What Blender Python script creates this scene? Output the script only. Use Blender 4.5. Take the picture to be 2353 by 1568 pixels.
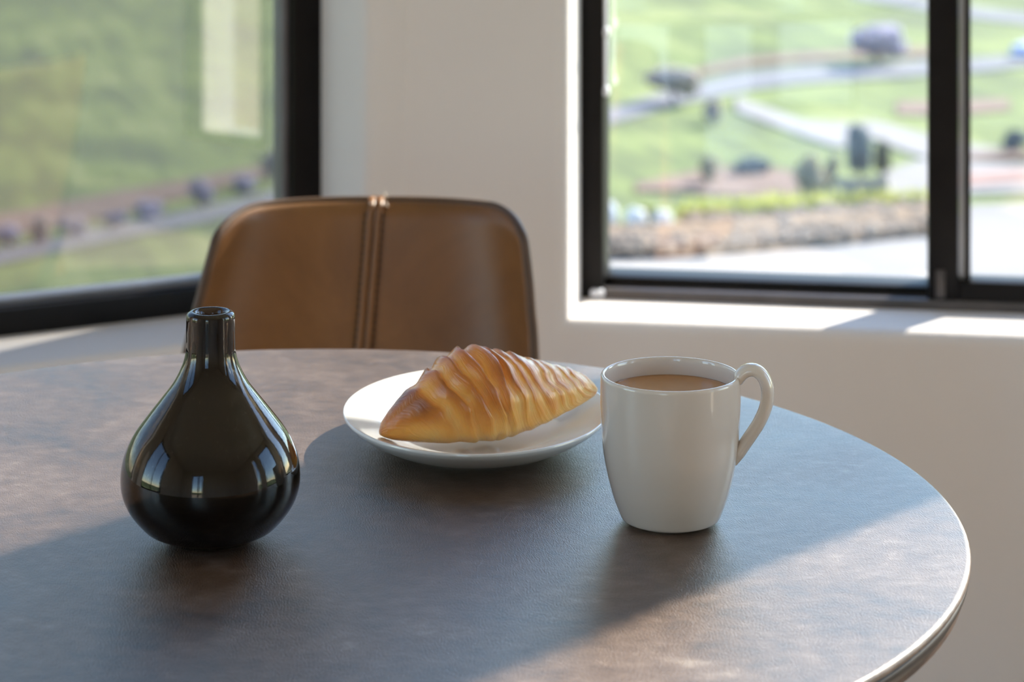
import bpy, bmesh, math, random
from mathutils import Vector, Matrix, noise

# ------------------------------------------------------------------ clear
for o in list(bpy.data.objects):
    bpy.data.objects.remove(o, do_unlink=True)
sc = bpy.context.scene
COL = sc.collection
random.seed(7)

# ------------------------------------------------------------------ camera
FPX, HOR, CX, CAMZ = 6000.0, -695.0, 1176.5, 1.27     # focal length (px), horizon row, centre column, eye height
cam_d = bpy.data.cameras.new('camera')
cam = bpy.data.objects.new('camera', cam_d)
COL.objects.link(cam)
cam.location = (0, 0, CAMZ)
cam.rotation_euler = (math.pi / 2, 0, 0)
cam_d.sensor_width = 36.0
cam_d.lens = 36.0 * FPX / 2353.0
cam_d.shift_y = -(784.0 - HOR) / 2353.0               # rising/falling front: verticals stay upright
cam_d.clip_start = 0.05
cam_d.clip_end = 2000
cam_d.dof.use_dof = True
cam_d.dof.focus_distance = 1.66
cam_d.dof.aperture_fstop = 9.0
sc.camera = cam

# ------------------------------------------------------------------ sky, sun, exposure
SUN_EL = math.radians(33)
SUN_PLAN = Vector((0.68, 0.733, 0))
world = bpy.data.worlds.new('sky')
sc.world = world
world.use_nodes = True
wn = world.node_tree
bg = wn.nodes['Background']
sky = wn.nodes.new('ShaderNodeTexSky')
sky.sky_type = 'NISHITA'
sky.sun_disc = False
sky.sun_elevation = SUN_EL
sky.sun_rotation = math.atan2(SUN_PLAN.x, SUN_PLAN.y)
sky.altitude = 200
sky.air_density = 1.0
sky.dust_density = 0.15
sky.ozone_density = 2.0
wn.links.new(sky.outputs[0], bg.inputs[0])
bg.inputs[1].default_value = 0.30

sun_d = bpy.data.lights.new('sun', 'SUN')
sun = bpy.data.objects.new('sun', sun_d)
COL.objects.link(sun)
sun_d.energy = 7.0
sun_d.color = (1.0, 0.92, 0.80)
sun_d.angle = math.radians(0.53)
to_sun = Vector((SUN_PLAN.x * math.cos(SUN_EL), SUN_PLAN.y * math.cos(SUN_EL), math.sin(SUN_EL)))
sun.rotation_euler = (-to_sun).to_track_quat('-Z', 'Y').to_euler()
sun.location = to_sun * 30

sc.view_settings.view_transform = 'Standard'
sc.view_settings.look = 'None'
sc.view_settings.gamma = 1.0
sc.view_settings.use_curve_mapping = False
sc.view_settings.exposure = 1.25
sc.cycles.use_denoising = True
sc.cycles.max_bounces = 14
sc.cycles.diffuse_bounces = 6
sc.cycles.glossy_bounces = 6
sc.cycles.transmission_bounces = 10
sc.cycles.transparent_max_bounces = 24
sc.cycles.sample_clamp_indirect = 6.0
sc.cycles.caustics_reflective = False
sc.cycles.caustics_refractive = False


# ------------------------------------------------------------------ helpers: tagging, objects
def tag(o, label=None, cat=None, group=None, kind=None):
    if label: o['label'] = label
    if cat: o['category'] = cat
    if group: o['group'] = group
    if kind: o['kind'] = kind
    return o

def empty(name, loc=(0, 0, 0), rz=0.0, parent=None):
    o = bpy.data.objects.new(name, None)
    o.empty_display_size = 0.05
    COL.objects.link(o)
    o.location = loc
    o.rotation_euler = (0, 0, rz)
    if parent: o.parent = parent
    return o

def link(name, me, mat, parent=None, smooth=False, loc=None):
    o = bpy.data.objects.new(name, me)
    COL.objects.link(o)
    if mat is not None and not me.materials:
        me.materials.append(mat)
    if smooth:
        for p in me.polygons: p.use_smooth = True
    if parent: o.parent = parent
    if loc is not None: o.location = loc
    return o

def from_bm(name, bm, mat, parent=None, smooth=False, loc=None):
    me = bpy.data.meshes.new(name)
    bm.normal_update()
    bm.to_mesh(me)
    bm.free()
    return link(name, me, mat, parent, smooth, loc)

def from_py(name, verts, faces, mat, parent=None, smooth=False, loc=None):
    me = bpy.data.meshes.new(name)
    me.from_pydata([tuple(v) for v in verts], [], faces)
    me.validate()
    me.update()
    return link(name, me, mat, parent, smooth, loc)

def auto_smooth(o, deg=35):
    me = o.data
    for p in me.polygons: p.use_smooth = True
    bm = bmesh.new()
    bm.from_mesh(me)
    lim = math.radians(deg)
    for e in bm.edges:
        if len(e.link_faces) == 2 and e.calc_face_angle(0) > lim:
            e.smooth = False
    bm.to_mesh(me)
    bm.free()

def bm_box(bm, x0, x1, y0, y1, z0, z1, M=None, bevel=0.0, seg=2):
    r = bmesh.ops.create_cube(bm, size=1.0)
    vs = r['verts']
    bmesh.ops.scale(bm, vec=(x1 - x0, y1 - y0, z1 - z0), verts=vs)
    bmesh.ops.translate(bm, vec=((x0 + x1) / 2, (y0 + y1) / 2, (z0 + z1) / 2), verts=vs)
    if bevel > 0:
        es = list({e for v in vs for e in v.link_edges})
        rb = bmesh.ops.bevel(bm, geom=es, offset=bevel, segments=seg, profile=0.5, affect='EDGES')
        vs = list({v for f in rb['faces'] for v in f.verts} | {v for v in vs if v.is_valid})
    if M is not None:
        bmesh.ops.transform(bm, matrix=M, verts=vs)
    return vs

def box(name, x0, x1, y0, y1, z0, z1, mat, parent=None, bevel=0.0, M=None, seg=2):
    bm = bmesh.new()
    bm_box(bm, x0, x1, y0, y1, z0, z1, M, bevel, seg)
    o = from_bm(name, bm, mat, parent)
    if bevel > 0: auto_smooth(o, 40)
    return o

def lathe(name, prof, mat, parent=None, n=96, sx=1.0, sy=1.0, loc=None, closed=False):
    """prof: list of (r, z); r == 0 makes a pole."""
    verts, faces, rings = [], [], []
    for r, z in prof:
        if r <= 1e-7:
            rings.append([len(verts)]); verts.append((0, 0, z))
        else:
            b = len(verts)
            for k in range(n):
                a = 2 * math.pi * k / n
                verts.append((r * sx * math.cos(a), r * sy * math.sin(a), z))
            rings.append(list(range(b, b + n)))
    seq = list(range(len(rings) - 1))
    pairs = [(i, i + 1) for i in seq]
    if closed: pairs.append((len(rings) - 1, 0))
    for i, j in pairs:
        A, B = rings[i], rings[j]
        if len(A) == 1 and len(B) == 1: continue
        for k in range(n):
            k2 = (k + 1) % n
            if len(A) == 1: faces.append((A[0], B[k2], B[k]))
            elif len(B) == 1: faces.append((A[k], A[k2], B[0]))
            else: faces.append((A[k], A[k2], B[k2], B[k]))
    o = from_py(name, verts, faces, mat, parent, True, loc)
    return o

def smooth_prof(pts, n=6):
    """Catmull-Rom through profile points."""
    out = []
    P = [Vector((a, b)) for a, b in pts]
    for i in range(len(P) - 1):
        p0 = P[max(i - 1, 0)]; p1 = P[i]; p2 = P[i + 1]; p3 = P[min(i + 2, len(P) - 1)]
        for k in range(n):
            t = k / n
            q = 0.5 * ((2 * p1) + (p2 - p0) * t + (2 * p0 - 5 * p1 + 4 * p2 - p3) * t * t + (3 * p1 - p0 - 3 * p2 + p3) * t ** 3)
            out.append((max(q.x, 0.0), q.y))
    out.append(tuple(P[-1]))
    return out

def catmull3(P, n=8):
    P = [Vector(p) for p in P]
    out = []
    for i in range(len(P) - 1):
        p0 = P[max(i - 1, 0)]; p1 = P[i]; p2 = P[i + 1]; p3 = P[min(i + 2, len(P) - 1)]
        for k in range(n):
            t = k / n
            out.append(0.5 * ((2 * p1) + (p2 - p0) * t + (2 * p0 - 5 * p1 + 4 * p2 - p3) * t * t + (3 * p1 - p0 - 3 * p2 + p3) * t ** 3))
    out.append(P[-1])
    return out

def tube(name, pts, ra, rb, mat, parent=None, n=12, side=None, cap=True, loc=None, taper=None):
    """sweep an ellipse: ra along `side`, rb across it."""
    pts = [Vector(p) for p in pts]
    verts, faces = [], []
    prev = None
    for i, p in enumerate(pts):
        d = (pts[min(i + 1, len(pts) - 1)] - pts[max(i - 1, 0)]).normalized()
        if side is not None:
            s = Vector(side)
            s = (s - d * s.dot(d)).normalized()
        else:
            if prev is None:
                s = d.orthogonal().normalized()
            else:
                s = (prev - d * prev.dot(d)).normalized()
            prev = s
        u = d.cross(s)
        k = taper[i] if taper else 1.0
        for j in range(n):
            a = 2 * math.pi * j / n
            verts.append(p + s * (ra * k * math.cos(a)) + u * (rb * k * math.sin(a)))
    for i in range(len(pts) - 1):
        for j in range(n):
            j2 = (j + 1) % n
            faces.append((i * n + j, i * n + j2, (i + 1) * n + j2, (i + 1) * n + j))
    if cap:
        faces.append(tuple(reversed(range(n))))
        faces.append(tuple(range((len(pts) - 1) * n, len(pts) * n)))
    return from_py(name, verts, faces, mat, parent, True, loc)


# ------------------------------------------------------------------ helpers: materials
def newmat(name):
    m = bpy.data.materials.new(name)
    m.use_nodes = True
    nt = m.node_tree
    return m, nt, nt.nodes['Principled BSDF']

def N(nt, kind, **kw):
    n = nt.nodes.new(kind)
    for k, v in kw.items():
        if k.startswith('i_'):
            key = k[2:]
            n.inputs[int(key) if key.isdigit() else key.replace('_', ' ')].default_value = v
        else:
            setattr(n, k, v)
    return n

def coords(nt, kind='Object', scale=(1, 1, 1), rot=(0, 0, 0)):
    tc = N(nt, 'ShaderNodeTexCoord')
    mp = N(nt, 'ShaderNodeMapping')
    mp.inputs['Scale'].default_value = scale
    mp.inputs['Rotation'].default_value = rot
    nt.links.new(tc.outputs[kind], mp.inputs['Vector'])
    return mp.outputs['Vector']

def ramp(nt, fac, stops, interp='LINEAR'):
    r = N(nt, 'ShaderNodeValToRGB')
    r.color_ramp.interpolation = interp
    el = r.color_ramp.elements
    while len(el) < len(stops): el.new(0.5)
    for e, (p, c) in zip(el, stops):
        e.position = p
        e.color = (*c, 1.0)
    nt.links.new(fac, r.inputs['Fac'])
    return r.outputs['Color']

def noise_tex(nt, vec, scale, detail=4, rough=0.55, dist=0.0):
    n = N(nt, 'ShaderNodeTexNoise')
    n.inputs['Scale'].default_value = scale
    n.inputs['Detail'].default_value = detail
    n.inputs['Roughness'].default_value = rough
    n.inputs['Distortion'].default_value = dist
    if vec is not None: nt.links.new(vec, n.inputs['Vector'])
    return n.outputs['Fac']

def bump(nt, height, strength, distance, bsdf, prev=None):
    b = N(nt, 'ShaderNodeBump')
    b.inputs['Strength'].default_value = strength
    b.inputs['Distance'].default_value = distance
    nt.links.new(height, b.inputs['Height'])
    if prev is not None: nt.links.new(prev, b.inputs['Normal'])
    nt.links.new(b.outputs['Normal'], bsdf.inputs['Normal'])
    return b.outputs['Normal']

def simple(name, col, rough=0.6, var=0.12, scale=8.0, bstr=0.0, bdist=0.002, bscale=60, spec=0.5, metal=0.0, coat=0.0, kind='Object'):
    m, nt, b = newmat(name)
    v = coords(nt, kind)
    f = noise_tex(nt, v, scale)
    lo = tuple(max(c * (1 - var), 0) for c in col)
    hi = tuple(min(c * (1 + var), 1) for c in col)
    nt.links.new(ramp(nt, f, [(0.3, lo), (0.7, hi)]), b.inputs['Base Color'])
    b.inputs['Roughness'].default_value = rough
    b.inputs['Specular IOR Level'].default_value = spec
    b.inputs['Metallic'].default_value = metal
    b.inputs['Coat Weight'].default_value = coat
    if bstr > 0:
        bump(nt, noise_tex(nt, v, bscale, 3), bstr, bdist, b)
    return m

M = {}
M['wall'] = simple('wall_paint', (0.77, 0.72, 0.685), 0.85, 0.02, 3, 0.25, 0.0015, 90, 0.2)
M['ceiling'] = simple('ceiling_paint', (0.80, 0.78, 0.74), 0.9, 0.02, 3)
M['frame'] = simple('dark_window_metal', (0.008, 0.007, 0.007), 0.5, 0.25, 20, 0.1, 0.0004, 200, 0.15)
M['frame_grey'] = simple('grey_window_channel', (0.16, 0.16, 0.18), 0.45, 0.15, 20, 0.05, 0.0004, 200)
M['gasket'] = simple('pale_weather_strip', (0.74, 0.76, 0.82), 0.6, 0.08, 20)
M['bronze'] = simple('bronze_track', (0.07, 0.058, 0.055), 0.4, 0.2, 20)

# oak-plank floor
m, nt, b = newmat('oak_floor')
v = coords(nt, 'Object', (1, 1, 1))
br = N(nt, 'ShaderNodeTexBrick')
br.inputs['Scale'].default_value = 1.0
br.inputs['Brick Width'].default_value = 1.2
br.inputs['Row Height'].default_value = 0.14
br.inputs['Mortar Size'].default_value = 0.003
br.inputs['Color1'].default_value = (0.52, 0.41, 0.31, 1)
br.inputs['Color2'].default_value = (0.46, 0.35, 0.26, 1)
br.inputs['Mortar'].default_value = (0.25, 0.17, 0.11, 1)
nt.links.new(v, br.inputs['Vector'])
nt.links.new(br.outputs['Color'], b.inputs['Base Color'])
b.inputs['Roughness'].default_value = 0.45
M['floor'] = m

# window glass: clear, with the reflection of a coated pane
def glass_mat(name, tint, ior):
    m, nt, b = newmat(name)
    nt.nodes.remove(b)
    out = nt.nodes['Material Output']
    tr = N(nt, 'ShaderNodeBsdfTransparent')
    tr.inputs[0].default_value = (*tint, 1)
    gl = N(nt, 'ShaderNodeBsdfGlossy')
    gl.inputs['Roughness'].default_value = 0.0
    gl.inputs['Color'].default_value = (1, 1, 1, 1)
    # Schlick reflectance, the same on both faces of the thin pane
    f0 = ((ior - 1) / (ior + 1)) ** 2
    lw = N(nt, 'ShaderNodeLayerWeight')
    lw.inputs['Blend'].default_value = 0.5
    pw = N(nt, 'ShaderNodeMath', operation='POWER'); pw.inputs[1].default_value = 5.0
    ma = N(nt, 'ShaderNodeMath', operation='MULTIPLY_ADD'); ma.inputs[1].default_value = 1 - f0; ma.inputs[2].default_value = f0
    nt.links.new(lw.outputs['Facing'], pw.inputs[0])
    nt.links.new(pw.outputs[0], ma.inputs[0])
    mx = N(nt, 'ShaderNodeMixShader')
    nt.links.new(ma.outputs[0], mx.inputs[0])
    nt.links.new(tr.outputs[0], mx.inputs[1])
    nt.links.new(gl.outputs[0], mx.inputs[2])
    nt.links.new(mx.outputs[0], out.inputs['Surface'])
    return m
M['glass'] = glass_mat('window_glass', (0.99, 1.0, 0.99), 2.05)
M['glass_screened'] = glass_mat('screened_window_glass', (0.99, 1.0, 0.99), 1.72)
M['glass_plain'] = glass_mat('door_glass', (0.98, 0.99, 0.98), 1.45)

# fine insect mesh behind the left pane
m, nt, b = newmat('insect_mesh')
out = nt.nodes['Material Output']
v = coords(nt, 'Object', (1, 1, 1))
tr = N(nt, 'ShaderNodeBsdfTransparent')
df = N(nt, 'ShaderNodeBsdfDiffuse')
df.inputs[0].default_value = (0.17, 0.17, 0.20, 1)
wv = N(nt, 'ShaderNodeTexWave', wave_type='BANDS', bands_direction='X')
wv.inputs['Scale'].default_value = 90
nt.links.new(v, wv.inputs['Vector'])
mr = N(nt, 'ShaderNodeMapRange')
mr.inputs['To Min'].default_value = 0.30
mr.inputs['To Max'].default_value = 0.50
nt.links.new(wv.outputs['Fac'], mr.inputs['Value'])
mx = N(nt, 'ShaderNodeMixShader')
nt.links.new(mr.outputs[0], mx.inputs[0])
nt.links.new(tr.outputs[0], mx.inputs[1])
nt.links.new(df.outputs[0], mx.inputs[2])
nt.links.new(mx.outputs[0], out.inputs['Surface'])
nt.nodes.remove(b)
M['mesh'] = m

# table top: dark stone-like laminate with a soft sheen, mottled
m, nt, b = newmat('dark_slate_laminate')
v = coords(nt, 'Object')
v2 = coords(nt, 'Object', (1.0, 1.4, 1), (0, 0, 0.4))
n1 = noise_tex(nt, v, 9, 8, 0.62, 0.6)
n2 = noise_tex(nt, v2, 60, 6, 0.66, 0.0)
mixf = N(nt, 'ShaderNodeMix', data_type='FLOAT')
mixf.inputs['Factor'].default_value = 0.5
nt.links.new(n1, mixf.inputs[2]); nt.links.new(n2, mixf.inputs[3])
cr = ramp(nt, mixf.outputs[0], [(0.36, (0.036, 0.020, 0.012)), (0.5, (0.090, 0.051, 0.030)), (0.59, (0.135, 0.086, 0.060)), (0.72, (0.28, 0.225, 0.185))])
nt.links.new(cr, b.inputs['Base Color'])
rr = N(nt, 'ShaderNodeMapRange')
rr.inputs['From Min'].default_value = 0.3; rr.inputs['From Max'].default_value = 0.7
rr.inputs['To Min'].default_value = 0.29; rr.inputs['To Max'].default_value = 0.37
nt.links.new(n1, rr.inputs['Value'])
nt.links.new(rr.outputs[0], b.inputs['Roughness'])
b.inputs['Specular IOR Level'].default_value = 0.95
b.inputs['Coat Weight'].default_value = 0.08
b.inputs['Coat Roughness'].default_value = 0.34
# fine hide-like grain running front to back across the top
tcg = N(nt, 'ShaderNodeTexCoord')
ga = N(nt, 'ShaderNodeVectorMath', operation='DOT_PRODUCT'); ga.inputs[1].default_value = (0.97, 0.24, 0)
gb = N(nt, 'ShaderNodeVectorMath', operation='DOT_PRODUCT'); gb.inputs[1].default_value = (-0.06, 0.24, 0)
nt.links.new(tcg.outputs['Object'], ga.inputs[0]); nt.links.new(tcg.outputs['Object'], gb.inputs[0])
gc = N(nt, 'ShaderNodeCombineXYZ')
nt.links.new(ga.outputs['Value'], gc.inputs[0]); nt.links.new(gb.outputs['Value'], gc.inputs[1])
g1 = noise_tex(nt, gc.outputs[0], 1100, 4, 0.65)
g2 = noise_tex(nt, v, 60, 5, 0.6, 0.0)
nb = bump(nt, g2, 0.16, 0.0008, b)
nb = bump(nt, g1, 1.0, 0.00048, b, nb)
nt.links.new(nb, b.inputs['Coat Normal'])
M['table'] = m
M['black_steel'] = simple('black_steel', (0.02, 0.02, 0.022), 0.42, 0.1, 30, metal=0.6)

# ceramics
def ceramic(name, col, rough=0.12):
    m, nt, b = newmat(name)
    v = coords(nt)
    f = noise_tex(nt, v, 30, 2)
    nt.links.new(ramp(nt, f, [(0.3, tuple(c * 0.985 for c in col)), (0.7, col)]), b.inputs['Base Color'])
    b.inputs['Roughness'].default_value = rough
    b.inputs['Specular IOR Level'].default_value = 0.5
    b.inputs['Coat Weight'].default_value = 0.4
    b.inputs['Coat Roughness'].default_value = 0.03
    return m
M['mug'] = ceramic('white_glazed_ceramic', (0.77, 0.69, 0.61))
M['plate'] = ceramic('white_porcelain', (0.84, 0.835, 0.82))

m, nt, b = newmat('milky_coffee')
v = coords(nt)
f = noise_tex(nt, v, 40, 3)
nt.links.new(ramp(nt, f, [(0.3, (0.46, 0.235, 0.09)), (0.7, (0.52, 0.275, 0.115))]), b.inputs['Base Color'])
b.inputs['Roughness'].default_value = 0.08
M['coffee'] = m

# smoky glass vase
m, nt, b = newmat('smoky_brown_glass')
v = coords(nt, 'Object', (1.8, 1.8, 0.30), (0, 0.45, 0))
f = noise_tex(nt, v, 380, 3, 0.65)
sp = ramp(nt, f, [(0.60, (0.0, 0.0, 0.0)), (0.72, (1, 1, 1))])
cm = N(nt, 'ShaderNodeMix', data_type='RGBA')
cm.inputs[6].default_value = (0.050, 0.032, 0.020, 1)
cm.inputs[7].default_value = (0.42, 0.31, 0.21, 1)
nt.links.new(sp, cm.inputs[0])
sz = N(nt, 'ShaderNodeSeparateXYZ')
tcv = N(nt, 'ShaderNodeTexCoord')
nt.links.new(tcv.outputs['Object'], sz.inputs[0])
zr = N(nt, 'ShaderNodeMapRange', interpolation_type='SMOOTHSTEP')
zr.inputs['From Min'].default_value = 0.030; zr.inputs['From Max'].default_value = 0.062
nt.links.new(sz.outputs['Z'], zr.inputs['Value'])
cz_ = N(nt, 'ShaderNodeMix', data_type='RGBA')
cz_.inputs[6].default_value = (0.006, 0.004, 0.003, 1)  # lower body: reflection of the dark table painted into the glass colour
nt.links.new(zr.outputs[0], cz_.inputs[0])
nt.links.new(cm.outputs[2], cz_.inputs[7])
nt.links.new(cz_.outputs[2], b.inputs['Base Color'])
b.inputs['Roughness'].default_value = 0.03
b.inputs['IOR'].default_value = 1.5
b.inputs['Transmission Weight'].default_value = 0.9
bump(nt, f, 0.05, 0.0005, b)
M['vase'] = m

# leather
m, nt, b = newmat('tan_leather')
v = coords(nt)
f = noise_tex(nt, v, 7, 5, 0.6, 0.4)
nt.links.new(ramp(nt, f, [(0.3, (0.15, 0.062, 0.017)), (0.55, (0.22, 0.094, 0.026)), (0.75, (0.28, 0.13, 0.042))]), b.inputs['Base Color'])
b.inputs['Roughness'].default_value = 0.42
b.inputs['Specular IOR Level'].default_value = 0.5
nb = bump(nt, noise_tex(nt, v, 18, 4, 0.6, 1.0), 0.12, 0.004, b)
bump(nt, noise_tex(nt, v, 520, 2), 0.25, 0.0004, b, nb)
M['leather'] = m
M['piping'] = simple('dark_brown_edging', (0.085, 0.042, 0.018), 0.45, 0.15, 40)
M['thread'] = simple('dark_thread', (0.05, 0.028, 0.016), 0.8, 0.1, 60)
M['thread_pale'] = simple('pale_thread_end', (0.62, 0.53, 0.44), 0.8, 0.1, 60)

# croissant crust: colour follows the baked layers (attribute 'bake')
m, nt, b = newmat('baked_crust')
at = N(nt, 'ShaderNodeAttribute', attribute_name='bake')
lay = N(nt, 'ShaderNodeAttribute', attribute_name='layer')
v = coords(nt)
f = noise_tex(nt, v, 55, 5, 0.65)
mul = N(nt, 'ShaderNodeMath', operation='MULTIPLY_ADD')
mul.inputs[1].default_value = 0.30
nt.links.new(f, mul.inputs[0]); nt.links.new(at.outputs['Fac'], mul.inputs[2])
cr = ramp(nt, mul.outputs[0], [(0.20, (0.98, 0.60, 0.19)), (0.43, (0.93, 0.42, 0.078)), (0.65, (0.70, 0.235, 0.032)), (0.95, (0.28, 0.07, 0.011))])
nt.links.new(cr, b.inputs['Base Color'])
b.inputs['Roughness'].default_value = 0.30
b.inputs['Coat Weight'].default_value = 0.25
b.inputs['Coat Roughness'].default_value = 0.18
b.inputs['Subsurface Weight'].default_value = 0.28
b.inputs['Subsurface Radius'].default_value = (0.030, 0.012, 0.004)
b.inputs['Subsurface Scale'].default_value = 0.6
nl = N(nt, 'ShaderNodeTexNoise')
nl.inputs['Scale'].default_value = 1.0
nl.inputs['Detail'].default_value = 5
nl.inputs['Distortion'].default_value = 0.5
cv = N(nt, 'ShaderNodeCombineXYZ')
lm = N(nt, 'ShaderNodeMath', operation='MULTIPLY'); lm.inputs[1].default_value = 9.0
nt.links.new(lay.outputs['Fac'], lm.inputs[0])
nt.links.new(lm.outputs[0], cv.inputs[0])
at2 = N(nt, 'ShaderNodeAttribute', attribute_name='around')
am = N(nt, 'ShaderNodeMath', operation='MULTIPLY'); am.inputs[1].default_value = 3.0
nt.links.new(at2.outputs['Fac'], am.inputs[0])
nt.links.new(am.outputs[0], cv.inputs[1])
nt.links.new(cv.outputs[0], nl.inputs['Vector'])
nb = bump(nt, nl.outputs['Fac'], 0.5, 0.0025, b)
bump(nt, noise_tex(nt, v, 160, 4), 0.18, 0.0008, b, nb)
M['crust'] = m


# ================================================================== LARGE STRUCTURE
# plan of the bay: two window walls meet in an obtuse corner behind the table
C0 = Vector((-0.125, 3.05, 0))
A_R = math.radians(8.6)
A_L = math.radians(27.5)
T_R = Vector((math.cos(A_R), -math.sin(A_R), 0)); O_R = Vector((math.sin(A_R), math.cos(A_R), 0))
T_L = Vector((-math.cos(A_L), -math.sin(A_L), 0)); O_L = Vector((-math.sin(A_L), math.cos(A_L), 0))
CEIL = 2.6
X_RIGHT, X_LEFT, Y_BACK = 2.446, -2.0765, -1.6

def wall_matrix(o, t, n):
    z = Vector((0, 0, 1))
    return Matrix(((t.x, n.x, z.x, o.x), (t.y, n.y, z.y, o.y), (t.z, n.z, z.z, o.z), (0, 0, 0, 1)))

def wall(name, label, o, t, n, length, holes, thick=0.22, bev=0.018, ext0=0.0, ext1=0.0, zb=-0.05, zt=CEIL + 0.05):
    """local: u along wall, v outwards, z up; holes: (u0, u1, z0, z1)."""
    us = sorted({-ext0, length + ext1} | {h[0] for h in holes} | {h[1] for h in holes})
    zs = sorted({zb, zt} | {h[2] for h in holes} | {h[3] for h in holes})
    def solid(i, j):
        if not (0 <= i < len(us) - 1 and 0 <= j < len(zs) - 1): return False
        cu, cz = (us[i] + us[i + 1]) / 2, (zs[j] + zs[j + 1]) / 2
        return not any(h[0] < cu < h[1] and h[2] < cz < h[3] for h in holes)
    bm = bmesh.new()
    V = {}
    def vert(i, j, k):
        if (i, j, k) not in V:
            V[(i, j, k)] = bm.verts.new((us[i], 0 if k == 0 else thick, zs[j]))
        return V[(i, j, k)]
    for i in range(len(us) - 1):
        for j in range(len(zs) - 1):
            if not solid(i, j): continue
            bm.faces.new((vert(i, j, 0), vert(i + 1, j, 0), vert(i + 1, j + 1, 0), vert(i, j + 1, 0)))
            bm.faces.new((vert(i, j + 1, 1), vert(i + 1, j + 1, 1), vert(i + 1, j, 1), vert(i, j, 1)))
            for (di, dj, a, c) in ((-1, 0, (i, j), (i, j + 1)), (1, 0, (i + 1, j), (i + 1, j + 1)), (0, -1, (i, j), (i + 1, j)), (0, 1, (i, j + 1), (i + 1, j + 1))):
                if not solid(i + di, j + dj):
                    bm.faces.new((vert(*a, 0), vert(*c, 0), vert(*c, 1), vert(*a, 1)))
    bmesh.ops.recalc_face_normals(bm, faces=bm.faces)
    if bev > 0:
        es = []
        for e in bm.edges:
            if all(abs(v.co.y) < 1e-6 for v in e.verts) and len(e.link_faces) == 2:
                if e.calc_face_angle(0) > 1.0:
                    mu = (e.verts[0].co + e.verts[1].co) / 2
                    if any(h[0] - 1e-4 <= mu.x <= h[1] + 1e-4 and h[2] - 1e-4 <= mu.z <= h[3] + 1e-4 for h in holes):
                        es.append(e)
        bmesh.ops.bevel(bm, geom=es, offset=bev, segments=5, profile=0.5, affect='EDGES')
    bmesh.ops.transform(bm, matrix=wall_matrix(o, t, n), verts=bm.verts)
    if wall_matrix(o, t, n).determinant() < 0:
        bmesh.ops.reverse_faces(bm, faces=bm.faces)
    ob = from_bm(name, bm, M['wall'])
    auto_smooth(ob, 28)
    tag(ob, label, 'wall', kind='structure')
    return ob

SILL_Z = 0.549
HEAD_Z = 2.35
LEN_R = (X_RIGHT - C0.x) / T_R.x
LEN_L = (X_LEFT - C0.x) / T_L.x
END_R = C0 + T_R * LEN_R
END_L = C0 + T_L * LEN_L
W2 = (0.192, 1.205, SILL_Z, HEAD_Z)
W3 = (1.48, 2.38, SILL_Z, HEAD_Z)
W1 = (0.048, 1.90, SILL_Z - 0.005, HEAD_Z)
wall('wall_far_right', 'warm white plaster wall with slider window right of the corner', C0, T_R, O_R, LEN_R, [W2, W3], ext0=0.02, ext1=0.1)
wall('wall_far_left', 'warm white plaster wall around the left corner window', C0, T_L, O_L, LEN_L, [W1], ext0=0.02, ext1=0.1)
# side walls and back wall (behind the camera)
HS = [(0.35, 1.45, 0.5, HEAD_Z), (END_R.y - 0.80, END_R.y - 0.53, 0.11, HEAD_Z)]
wall('wall_side_right', 'plain white side wall right of the camera', Vector((X_RIGHT, END_R.y, 0)), Vector((0, -1, 0)), Vector((1, 0, 0)), END_R.y - Y_BACK, HS, thick=0.2, ext1=0.0)
HL = [(0.4, 1.6, 0.55, HEAD_Z)]
wall('wall_side_left', 'plain white side wall left of the camera', Vector((X_LEFT, END_L.y, 0)), Vector((0, -1, 0)), Vector((-1, 0, 0)), END_L.y - Y_BACK, HL, thick=0.2)
DX0, DX1 = -1.20, -0.40
HB = [(DX0 - X_LEFT, DX1 - X_LEFT, 0.0, 2.2)]
wall('wall_back', 'white back wall with an added glazed door behind the camera', Vector((X_LEFT, Y_BACK, 0)), Vector((1, 0, 0)), Vector((0, -1, 0)), X_RIGHT - X_LEFT, HB, thick=0.2, ext0=0.2, ext1=0.2)

fl_pts = [(X_LEFT - .2, Y_BACK - .2), (X_RIGHT + .2, Y_BACK - .2), (X_RIGHT + .2, END_R.y + .2), (C0.x + O_R.x * .2, C0.y + .2), (C0.x + O_L.x * .2, C0.y + .2), (END_L.x - .2, END_L.y + .2)]
def slab(name, label, z0, z1, mat, cat):
    n = len(fl_pts)
    vs = [(x, y, z0) for x, y in fl_pts] + [(x, y, z1) for x, y in fl_pts]
    fs = [tuple(reversed(range(n))), tuple(range(n, 2 * n))] + [(i, (i + 1) % n, n + (i + 1) % n, n + i) for i in range(n)]
    o = from_py(name, vs, fs, mat)
    tag(o, label, cat, kind='structure')
    return o
slab('floor', 'oak plank floor under the round table', -0.12, 0.0, M['floor'], 'floor')
slab('ceiling', 'flat white ceiling of the breakfast room', CEIL, CEIL + 0.15, M['ceiling'], 'ceiling')

# ------------------------------------------------------------------ windows
def lbox(name, u0, u1, v0, v1, z0, z1, mat, parent, WM, bevel=0.002):
    return box(name, u0, u1, v0, v1, z0, z1, mat, parent, bevel, WM)

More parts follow.
